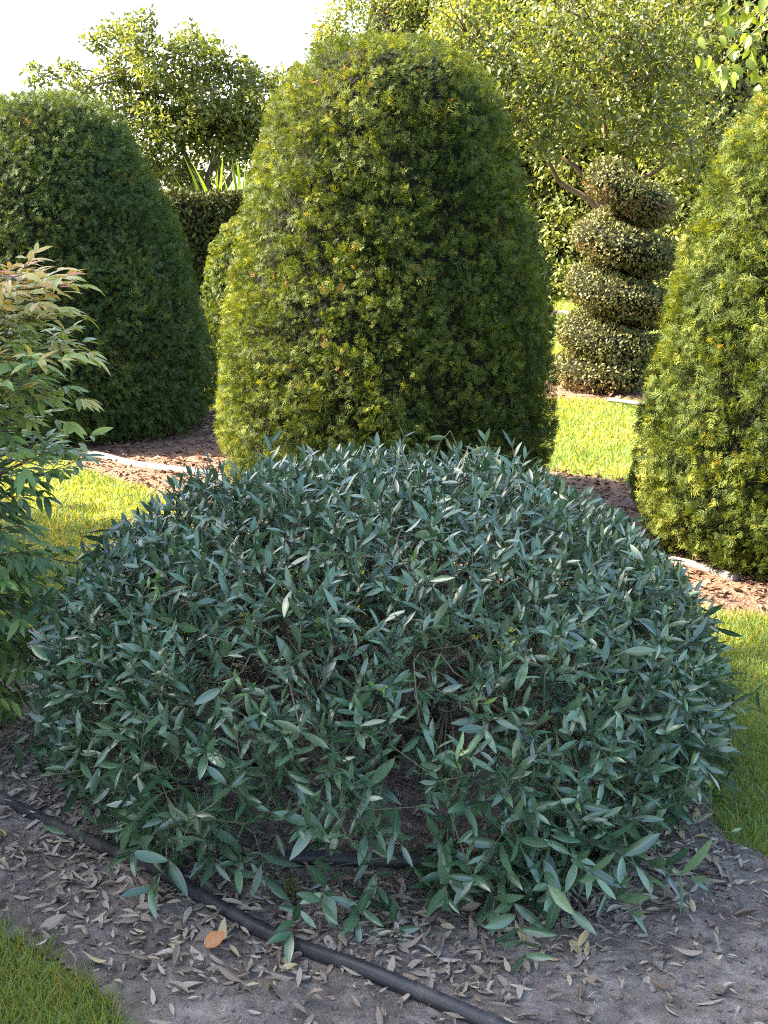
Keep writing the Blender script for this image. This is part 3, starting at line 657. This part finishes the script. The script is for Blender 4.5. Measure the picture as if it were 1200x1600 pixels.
# ------------------------------------------------------------------ the clipped shrub in front
def shrub():
    rng = np.random.default_rng(101)
    t = thing('clipped_shrub', 'low mounded grey-green shrub with narrow leathery leaves and bare lower twigs', 'shrub', (SHX, SHY, 0))
    prof = [(.045, .74), (.10, .81), (.18, .845), (.28, .85), (.40, .83), (.52, .755), (.62, .65), (.70, .50), (.755, .33), (.785, .14), (.79, 0)]
    zz, rr = smooth_prof(prof, 120)
    base = np.array([SHX + .0, SHY + .02, 0.0])
    # stems
    stems = []; nodes = []
    for i in range(26):
        az = i / 26 * 2 * np.pi + rng.normal(0, .15); el = rng.uniform(.15, 1.35)
        e = base + np.array([math.cos(az) * math.cos(el) * .72, math.sin(az) * math.cos(el) * .72, .08 + math.sin(el) * .62])
        a = base + np.array([math.cos(az) * .05, math.sin(az) * .05, .0])
        p = limb(a, e, rng, 10, .3, .04 if el < .6 else .0); p[:, 2] = np.maximum(p[:, 2], .03); p[0, 2] = -.02
        stems.append((p, np.linspace(.013, .0045, 10), 6)); nodes += list(p[3:])
        for _ in range(6):
            k = rng.integers(3, 9); dirv = norm((p[k] - base) + rng.normal(size=3) * .25 + [0, 0, .05]); e2 = p[k] + dirv * rng.uniform(.15, .38)
            e2[2] = max(e2[2], .07)
            rel = e2 - base; hr = np.hypot(rel[0], rel[1]); lim = np.interp(e2[2], zz, rr) - .08
            if e2[2] > zz.max() - .06: continue
            if hr > lim: e2[:2] = base[:2] + rel[:2] * lim / hr
            p2 = limb(p[k], e2, rng, 6, .3); p2[:, 2] = np.maximum(p2[:, 2], .04); stems.append((p2, np.linspace(.006, .003, 6), 5)); nodes += list(p2[2:])
    for q_ in stems[:]:
        if q_[2] == 6: tube_obj('stem', [q_], M_twig, t)
    tube_obj('side_twigs', [q_ for q_ in stems if q_[2] == 5], M_twig, t, 'stuff')
    nodes = np.array(nodes)
    # shoots on the mound's skin
    nsh = 2900
    P, N = surf_points(SHX, SHY, zz, rr, nsh, rng, .03, 102, back=.7)
    inner = rng.random(len(P)) < .22; P[inner] -= N[inner] * rng.uniform(.06, .25, inner.sum())[:, None]
    # thinner at the front-left foot where the twigs show, denser on the right
    az_l = np.clip((-.15 - P[:, 0]) / .5, 0, 1) * np.clip((.42 - P[:, 2]) / .3, 0, 1) * (P[:, 1] < SHY + .1)
    gap = np.exp(-(((P[:, 0] + .05) / .19) ** 2 + ((P[:, 2] - .12) / .15) ** 2)) * (P[:, 1] < SHY)
    kp = rng.random(len(P)) > .72 * az_l + 1.5 * gap
    P, N = P[kp], N[kp]
    # drooping sprays that reach out over the soil
    extra = [(gp(455, 1455, .06), (-.15, -1, -.05)), (gp(590, 1385, .10), (.1, -1, -.1)), (gp(620, 1480, .03), (.1, -1, .05)), (gp(820, 1490, .05), (.1, -1, -.3)), (gp(770, 1440, .08), (-.1, -1, -.2)), (gp(240, 1380, .1), (-.3, -.9, -.2)), (gp(110, 1300, .1), (-1, -.4, -.1)),
             (gp(330, 1330, .1), (-.3, -1, -.2)), (gp(700, 1420, .12), (0, -1, -.1)), (gp(900, 1440, .1), (.3, -1, -.2)), (gp(980, 1420, .1), (.5, -1, -.1)), (gp(1100, 1380, .1), (1, -.6, -.1)), (gp(1135, 1300, .12), (1, -.3, 0)), (gp(210, 1330, .14), (-.5, -1, -.1)), (gp(560, 1430, .06), (-.1, -1, 0)),
             (gp(1030, 1380, .16), (.5, -1, 0)), (gp(860, 1400, .16), (0, -1, -.1)), (gp(940, 1380, .2), (.3, -1, .1)), (gp(500, 1410, .10), (-.2, -1, -.1))]
    P = np.concatenate([P, np.array([e[0] for e in extra])]); N = np.concatenate([N, norm(np.array([e[1] for e in extra], float))])
    LP, LD, LN, LS, LT, twigs, out_s = [], [], [], [], [], [], []
    for i in range(len(P)):
        p, n = P[i], N[i]; ext = i >= len(P) - len(extra)
        lowf = np.clip((.45 - p[2]) / .4, 0, 1)
        d = n * .75 + rng.normal(size=3) * .55 + np.array([0, 0, .42 - .35 * lowf]); d = d / np.linalg.norm(d)
        if ext: d = N[i]
        L = rng.uniform(.08, .14) * (1.25 if lowf > .3 else 1)
        tip = p + d * rng.uniform(-.02, .03)
        if rng.random() < .02: tip = tip + d * rng.uniform(.03, .08)
        start = tip - d * L; start[2] = max(start[2], .03); tip[2] = max(tip[2], .035)
        k = np.argmin(((nodes - start) ** 2).sum(1)); nd = nodes[k]
        mid = (nd + start) / 2 + rng.normal(size=3) * .012
        path = spline([nd, mid, start, tip], 2)
        twigs.append((path, np.linspace(.0024, .0010, len(path)), 3))
        side = norm(np.cross(d, rng.normal(size=3))); up2 = np.cross(d, side)
        npair = rng.integers(3, 6); new = rng.random() < .022
        for q in range(npair):
            f = (q + .6) / npair; b = start + (tip - start) * f
            s1 = side if q % 2 == 0 else up2
            big = rng.uniform(.052, .086) * (1.0 if f < .85 else .8) * (.74 + .34 * lowf)
            ang = math.radians(rng.uniform(42, 68) if f < .8 else rng.uniform(18, 45))
            for sg in (-1, 1):
                if rng.random() < .07: continue
                ld = d * math.cos(ang) + s1 * sg * math.sin(ang) + rng.normal(size=3) * .2
                ln = d * 1.0 - s1 * sg * .2 + rng.normal(size=3) * .25 + np.array([0, -.05, .5])
                LP.append(b); LD.append(ld); LN.append(ln); LS.append(big * rng.uniform(.8, 1.15) * (.7 if new else 1))
                LT.append(rng.uniform(.965, 1) if new and f > .4 else np.clip(rng.normal(.45, .26), 0, .95)); out_s.append(f)
    tube_obj('twigs', twigs, M_shoot, t, 'stuff')
    LP, LD, LN = map(np.array, (LP, LD, LN)); LS = np.array(LS); LT = np.array(LT); R = frames(LD, LN); m = len(LP)
    # keep leaves out of the soil
    tipz = LP[:, 2] + R[:, 2, 1] * LS; low = tipz < .03; LD[low, 2] = np.abs(LD[low, 2]) * .2; R = frames(LD, LN)
    tipz = LP[:, 2] + R[:, 2, 1] * LS; ok = tipz > .02; LP, R, LS, LT = LP[ok], R[ok], LS[ok], LT[ok]; m = len(LP)
    wid = rng.uniform(.85, 1.2, m); S3 = np.stack([LS * wid, LS, LS], -1)
    protos = [leaf_proto(8, .25, b, f, .95, tw) for b, f, tw in ((.06, .3, .0), (.16, .22, .25), (.02, .35, -.2), (.22, .18, .1))]
    lods = [leaf_proto(4, .25, b, f, .95, tw) for b, f, tw in ((.06, .3, .0), (.16, .22, .25), (.02, .35, -.2))]
    # the 300 that show largest: near, turned to the camera, on the outside of the mound
    cpos = np.array([0, 0, CAM_H]); mid = LP + R[:, :, 1] * LS[:, None] * .5; view = cpos - mid; dist = np.linalg.norm(view, axis=1)
    face = np.abs((R[:, :, 2] * view).sum(1)) / dist
    rel = mid - np.array([SHX, SHY, .25]); outer = np.sqrt((rel[:, 0] / .86) ** 2 + (rel[:, 1] / .86) ** 2 + (rel[:, 2] / .53) ** 2)
    tow = (norm(rel) * (view / dist[:, None])).sum(1)
    score = LS ** 2 * (face * .8 + .2) / dist ** 2 * (outer > .97) * (tow > .25)
    rest = big_leaf_parts(t, LP, R, S3, LT, protos, M_shrub, 300, score=score)
    idx = np.where(rest)[0]; Vs = []
    parts = []
    for k, pr in enumerate(lods):
        q = idx[idx % 3 == k]; parts.append((pr, LP[q], R[q], S3[q], LT[q]))
    Vs, Fs, A, Md, o = [], [], [], [], 0
    for pr, p, r, s, tn in parts:
        nV = len(pr[0]); V = np.einsum('mij,mnj->mni', r, pr[0][None] * s[:, None, :]) + p[:, None]
        Vs.append(V.reshape(-1, 3)); Fs += [(f[None] + (np.arange(len(p)) * nV)[:, None, None]).reshape(-1, f.shape[1]) + o for f in pr[1]]
        A.append(np.repeat(tn, nV)); Md.append(np.tile(pr[2], len(p))); o += len(p) * nV
    link('foliage', mesh_np('foliage', np.concatenate(Vs), Fs, {'rnd': np.concatenate(A), 'mid': np.concatenate(Md)}), M_shrub, t, 'stuff')
    print('shrub leaves', m)
shrub()

# ------------------------------------------------------------------ heavenly-bamboo-like shrub at the left edge
def nandina():
    rng = np.random.default_rng(111); cx, cy = -1.30, 3.0
    t = thing('bamboo_shrub', 'feathery shrub with orange-tipped pointed leaflets, partly in front of the domed yew', 'shrub', (cx, cy, 0))
    canes, rach = [], []; LP, LD, LN, LS, LT = [], [], [], [], []
    def frond(a, e, tone, droop):
        L = np.linalg.norm(e - a); p = spline([a, (a + e) / 2 + np.array([0, 0, .06 * L * (1 - droop)]), e - [0, 0, .12 * L * droop]], 5); rach.append((p, np.linspace(.0028, .001, len(p)), 4))
        d0 = norm(e - a); side0 = norm(np.cross(d0, [0, 0, 1]))
        for k in range(4, len(p), 2):
            for sg in (-1, 1):
                pl = rng.uniform(.08, .13) * (1 - .45 * k / len(p)); q0 = p[k]; qd = norm(d0 * .65 + side0 * sg * .75 + rng.normal(size=3) * .15 + [0, 0, .12 - .35 * droop]); q1 = q0 + qd * pl
                rach.append((np.array([q0, (q0 + q1) / 2, q1]), np.array([.0014, .001, .0007]), 3))
                s2 = norm(np.cross(qd, [0, 0, 1]))
                for f in (.5, 1.0):
                    b = q0 + (q1 - q0) * f
                    for s in ((-1, 1) if f < 1 else (-1, 0, 1)):
                        LP.append(b); LD.append(qd * (.75 if s else 1) + s2 * s * .6 + rng.normal(size=3) * .16 + np.array([0, 0, -.12 - .4 * droop])); LN.append(np.array([0, -.15, 1.0]) + rng.normal(size=3) * .3)
                        LS.append(rng.uniform(.042, .064)); LT.append(np.clip(tone + rng.normal(0, .10), 0, 1))
    for i in range(16):
        az = rng.uniform(0, 2 * np.pi); r0 = rng.uniform(0, .12); top = rng.uniform(.55, 1.2); lean = rng.uniform(.05, .3)
        a = np.array([cx + r0 * math.cos(az), cy + r0 * math.sin(az), -.02]); b = a + np.array([lean * math.cos(az), lean * math.sin(az), top])
        p = limb(a, b, rng, 8, .12); canes.append((p, np.linspace(.007, .004, 8), 6))
        for k in range(2, 8):
            for _ in range(2):
                fa = rng.uniform(0, 2 * np.pi); z = p[k][2]; L = rng.uniform(.16, .30)
                e = p[k] + np.array([math.cos(fa) * L, math.sin(fa) * L, .10 + .12 * (z > .8) - .12 * (z < .6)])
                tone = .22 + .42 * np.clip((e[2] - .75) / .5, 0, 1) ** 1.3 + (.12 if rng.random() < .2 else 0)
                frond(p[k], e, tone, np.clip((.75 - z) / .5, 0, 1))
    # fronds that lean out into the picture
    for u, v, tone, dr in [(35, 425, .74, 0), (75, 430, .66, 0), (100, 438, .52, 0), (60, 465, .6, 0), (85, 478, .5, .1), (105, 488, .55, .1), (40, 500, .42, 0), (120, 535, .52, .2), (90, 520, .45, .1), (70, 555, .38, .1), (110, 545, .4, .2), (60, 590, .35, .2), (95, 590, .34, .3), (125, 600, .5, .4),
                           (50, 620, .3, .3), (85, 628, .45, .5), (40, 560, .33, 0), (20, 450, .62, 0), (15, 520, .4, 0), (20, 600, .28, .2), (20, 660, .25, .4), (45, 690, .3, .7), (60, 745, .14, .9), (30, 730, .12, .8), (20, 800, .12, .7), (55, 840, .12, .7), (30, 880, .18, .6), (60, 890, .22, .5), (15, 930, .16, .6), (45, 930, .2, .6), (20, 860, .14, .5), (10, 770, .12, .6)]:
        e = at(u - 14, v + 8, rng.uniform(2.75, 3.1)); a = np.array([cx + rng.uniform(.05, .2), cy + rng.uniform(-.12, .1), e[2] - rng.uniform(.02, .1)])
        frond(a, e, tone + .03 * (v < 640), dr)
    for q_ in canes: tube_obj('cane', [q_], M_twig, t)
    tube_obj('leaf_stalks', rach, M_limb, t, 'stuff')
    LP, LD, LN, LS, LT = map(np.array, (LP, LD, LN, LS, LT)); R = frames(LD, LN); S3 = np.stack([LS, LS, LS], -1)
    ok = LP[:, 2] > .05; LP, R, S3, LS, LT = LP[ok], R[ok], S3[ok], LS[ok], LT[ok]
    pr = [leaf_proto(6, .30, b, f, .8) for b, f in ((.1, .25), (.3, .2), (.45, .3))]
    u, v, zc = project(LP); score = LS / zc * ((u > -5) & (u < 300)) * (1.2 - .1 * LP[:, 1])
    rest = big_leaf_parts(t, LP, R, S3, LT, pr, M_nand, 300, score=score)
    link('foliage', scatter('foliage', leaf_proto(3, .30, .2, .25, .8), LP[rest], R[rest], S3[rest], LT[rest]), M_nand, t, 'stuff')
    print('nandina leaves', len(LP))
nandina()

# ------------------------------------------------------------------ pipes
PIPE_XY = None
def pipe(name, label, px, r, mat, hf, cat='pipe', lift=.0, n=8):
    pts = []
    for u, v in px:
        g = gp(u, v, r); pts.append([g[0], g[1], float(hf(np.array([g[0]]), np.array([g[1]]))[0]) + r * .75 + lift])
    p = spline(pts, n); p[:, 2] = np.maximum(hf(p[:, 0], p[:, 1]) + r * .35, p[:, 2])
    for _ in range(3): p[1:-1, 2] = (p[:-2, 2] + p[1:-1, 2] * 2 + p[2:, 2]) / 4
    o = tube_obj(name, [(p, np.full(len(p), r), 14)], mat)
    tag(o, label, cat)
    return p
PIPE_XY = pipe('irrigation_pipe', 'black irrigation pipe running diagonally over bare soil past the mounded shrub', [(-120, 1195), (-40, 1232), (40, 1266), (130, 1312), (240, 1372), (340, 1424), (450, 1478), (560, 1532), (660, 1570), (745, 1603), (860, 1650), (1000, 1720)], .0155, M_pipe, soil_h)
pipe('irrigation_pipe', 'black pipe lying in the dark under the mounded shrub', [(430, 1352), (500, 1352), (580, 1354), (660, 1356), (740, 1350)], .017, M_pipe, soil_h)
pipe('garden_pipe', 'pale grey pipe crossing sunlit mulch before the domed yew', [(60, 700), (110, 708), (160, 716), (210, 727), (270, 739), (335, 749), (400, 762), (470, 772)], .024, M_pipe_pale, mulch_h)
pipe('garden_pipe', 'pale pipe stub on mulch at the foot of the conical yew', [(1010, 868), (1045, 878), (1080, 887), (1120, 897), (1150, 910)], .018, M_pipe_pale, mulch_h)
pipe('garden_pipe', 'thin pale pipe at the grass edge under the spiral topiary', [(950, 630), (975, 633), (1005, 637), (1035, 641), (1080, 648)], .016, M_pipe_pale, lambda x, y: np.full_like(np.asarray(x, float), .03))
pipe('edging_strip', 'pale edging line across far grass beside the spiral topiary', [(780, 484), (840, 487), (900, 490), (960, 494)], .045, M_edging, lambda x, y: np.zeros_like(np.asarray(x, float)), 'edging')
pipe('edging_strip', 'pale edging line at the foot of the tall evergreens', [(760, 446), (840, 447), (900, 449), (980, 451)], .07, M_edging, lambda x, y: np.zeros_like(np.asarray(x, float)), 'edging')

# ------------------------------------------------------------------ litter
def litter():
    rng = np.random.default_rng(121)
    pr = [leaf_proto(7, w_, b, f, .9, tw) for w_, b, f, tw in ((.27, .10, .5, .3), (.24, -.14, .7, -.5), (.30, .22, .35, .6), (.22, -.05, 1.0, .2), (.32, .3, .6, -.9))]
    meshes = {}
    cand = []
    while len(cand) < 4600:
        x, y = rng.uniform(-1.4, 1.6), rng.uniform(1.55, 3.6)
        dsh = math.hypot(x - SHX, y - SHY)
        wgt = .95 * math.exp(-((dsh - .80) / .22) ** 2) * (1.0 if y < SHY else .5) + .05 + (.12 if (x < -.6 and y > 2.4) else 0)
        if rng.random() < wgt: cand.append((x, y))
    c = np.array(cand); c = c[in_poly(c[:, 0], c[:, 1], soil_poly)]
    u, v, zc = project(np.column_stack([c, np.zeros(len(c))])); n = len(c)
    S = rng.uniform(.022, .058, n); S[rng.random(n) < .35] *= .6
    vis = (u > 0) & (u < 1200) & (v < 1600)
    under = np.hypot(c[:, 0] - SHX, c[:, 1] - SHY) < .62
    score = S / zc * vis * np.where(under, .2, 1); order = np.argsort(-score)
    tone = np.clip(rng.normal(.6, .22, n), 0, .9)
    az = rng.uniform(0, 2 * np.pi, n); tilt = rng.normal(0, .22, n)
    D = np.stack([np.cos(az), np.sin(az), tilt * .6], -1); Nn = np.stack([rng.normal(0, .35, n), rng.normal(0, .35, n), np.ones(n)], -1); flip = rng.random(n) < .35; 
    R = frames(D, Nn); R[flip, :, 0] *= -1; R[flip, :, 2] *= -1
    H = soil_h(c[:, 0], c[:, 1]) + .011
    lowest = S * np.maximum(0, -D[:, 2]); pos = np.column_stack([c, H + lowest])
    ind = order[:290]
    for i in ind:
        key = (int(rng.integers(len(pr))), int(tone[i] * 10))
        if key not in meshes:
            p = pr[key[0]]; me = mesh_np('fallen_leaf', p[0], p[1], {'rnd': np.full(len(p[0]), key[1] / 10 + .03), 'mid': p[2]}); me.materials.append(M_dead); meshes[key] = me
        o = bpy.data.objects.new('fallen_leaf', meshes[key]); C.objects.link(o)
        M3 = R[i] * (S[i] * np.array([rng.uniform(.6, 1.35), rng.uniform(.65, 1.1), rng.uniform(.6, 1.8)]))[None]; o.matrix_basis = Matrix([[*M3[0], pos[i][0]], [*M3[1], pos[i][1]], [*M3[2], pos[i][2]], [0, 0, 0, 1]])
        look = 'dark brown' if tone[i] < .4 else ('greyish tan' if tone[i] < .65 else 'pale bleached')
        pd = np.min(np.hypot(PIPE_XY[:, 0] - pos[i][0], PIPE_XY[:, 1] - pos[i][1])); ds_ = math.hypot(pos[i][0] - SHX, pos[i][1] - SHY)
        sz_ = 'small' if S[i] < .034 else 'long'
        place = 'close beside the black pipe' if pd < .09 else ('under the rim of the mounded shrub' if ds_ < .86 else 'on open soil away from the shrub')
        lab = f'{sz_} {look} dry narrow leaf lying {place}'
        tag(o, lab, 'leaf', f'{sz_} {look} fallen leaves {place}')
    rest = order[290:]
    # crumbs, chips and broken bits
    k = 9000; x = rng.uniform(-1.6, 1.8, k); y = rng.uniform(1.5, 3.75, k); q = in_poly(x, y, soil_poly); x, y = x[q], y[q]; k = len(x)
    a2 = rng.uniform(0, 2 * np.pi, k); D2 = np.stack([np.cos(a2), np.sin(a2), rng.normal(0, .15, k)], -1); R2 = frames(D2, np.stack([rng.normal(0, .5, k), rng.normal(0, .5, k), np.ones(k)], -1))
    P2_ = np.stack([x, y, soil_h(x, y) + .009], -1); S2 = rng.uniform(.006, .022, k)
    low = leaf_proto(3, .27, .12, .5, .9, .4)
    PP = np.concatenate([pos[rest], P2_]); RR = np.concatenate([R[rest], R2]); SS = np.concatenate([S[rest], S2]); TT = np.concatenate([tone[rest], np.clip(rng.normal(.45, .25, k), 0, .9)])
    o = link('leaf_litter', scatter('leaf_litter', low, PP, RR, SS, TT), M_dead, kind='stuff'); o['label'] = 'fine dry leaf litter strewn over the soil'
    # small clods of soil
    kc = 6500; x = rng.uniform(-1.3, 1.6, kc); y = rng.uniform(1.6, 3.6, kc); q = in_poly(x, y, soil_poly) & (vn2(x, y, .25, 41) + rng.normal(0, .5, kc) > -.1); x, y = x[q], y[q]; kc = len(x)
    oc = (np.array([(1, 0, 0), (0, 1, .1), (-1, .1, 0), (0, -1, 0), (.1, 0, .8), (0, .1, -.8)], float), [np.array([(0, 1, 4), (1, 2, 4), (2, 3, 4), (3, 0, 4), (1, 0, 5), (2, 1, 5), (3, 2, 5), (0, 3, 5)])], np.ones(6))
    rc = rng.gamma(2.2, .0021, kc) + .0015
    o = link('soil_clods', scatter('soil_clods', oc, np.stack([x, y, soil_h(x, y) + .006 + rc * .3], -1), frames(rng.normal(size=(kc, 3)), rng.normal(size=(kc, 3))), np.stack([rc, rc * rng.uniform(.6, 1.2, kc), rc], -1), rng.random(kc), smooth=False), M_soil, kind='stuff'); o['label'] = 'small clods of grey soil'
    # a few that stand out
    def single(u, v, L, wd, tone_, az_, label, tl=.15, proto=0):
        g = gp(u, v); p = leaf_proto(8, wd, .15, .5, .8, .5) if proto == 0 else leaf_proto(8, wd, -.25, .6, .7, -.4)
        me = mesh_np('fallen_leaf', p[0], p[1], {'rnd': np.full(len(p[0]), tone_), 'mid': p[2]}); me.materials.append(M_dead)
        o = bpy.data.objects.new('fallen_leaf', me); C.objects.link(o); d = np.array([[math.cos(az_), math.sin(az_), tl]]); r = frames(d, np.array([[0, -.3, 1.0]]))[0] * L
        z = float(soil_h(np.array([g[0]]), np.array([g[1]]))[0]) + .014
        o.matrix_basis = Matrix([[*r[0], g[0]], [*r[1], g[1]], [*r[2], z], [0, 0, 0, 1]]); tag(o, label, 'leaf')
    single(322, 1502, .045, .75, .99, .35, 'curled bright orange leaf on the soil below the black pipe', .3, 1)
    single(903, 1500, .055, .28, .93, .9, 'yellowish tan leaf leaning at the foot of the mounded shrub', .5)
    single(440, 1545, .035, .5, .92, .5, 'small yellow leaf on the soil beside the black pipe', .2)
    single(270, 1490 + 85, .06, .3, .8, .5, 'pale grey long leaf on the soil below the curled orange leaf', .1)
    # bark chips on the mulch
    k = 26000; x = rng.uniform(-4, 3, k); y = rng.uniform(3.9, 9.3, k); q = in_poly(x, y, mulch_poly) | in_poly(x, y, spiral_poly); x, y = x[q], y[q]; k = len(x)
    a2 = rng.uniform(0, 2 * np.pi, k); R2 = frames(np.stack([np.cos(a2), np.sin(a2), rng.normal(0, .35, k)], -1), np.stack([rng.normal(0, .6, k), rng.normal(0, .6, k), np.ones(k)], -1))
    s = rng.uniform(.02, .06, k); S3 = np.stack([s * rng.uniform(.4, 1.1, k), s, s], -1)
    o = link('bark_chips', scatter('bark_chips', diamond(.45, .12), np.stack([x, y, mulch_h(x, y) + .012], -1), R2, S3, np.clip(rng.normal(.45, .25, k), 0, 1)), M_chip, kind='stuff'); o['label'] = 'brown bark chips and needles on the mulch'
litter()

# feathery seedling under the shrub and a few weeds
def seedling():
    rng = np.random.default_rng(131); g = gp(458, 1425); t = thing('yew_seedling', 'tiny feathery green seedling beneath the mounded shrub', 'plant', (g[0], g[1], .015))
    p = np.array([[g[0], g[1], .0], [g[0] + .003, g[1], .04], [g[0] - .002, g[1], .085]]); tube_obj('stem', [(p, np.array([.0014, .001, .0006]), 4)], M_shoot, t)
    n = 80; f = rng.random(n); P = p[0] + (p[2] - p[0]) * f[:, None]; a = rng.uniform(0, 2 * np.pi, n)
    D = np.stack([np.cos(a), np.sin(a), np.full(n, .5)], -1)
    link('needles', scatter('needles', diamond(.12, .02), P, frames(D, rng.normal(size=(n, 3))), .028 * (1.15 - .6 * f), rng.random(n) * .8), M_yew_y, t, 'stuff')
seedling()
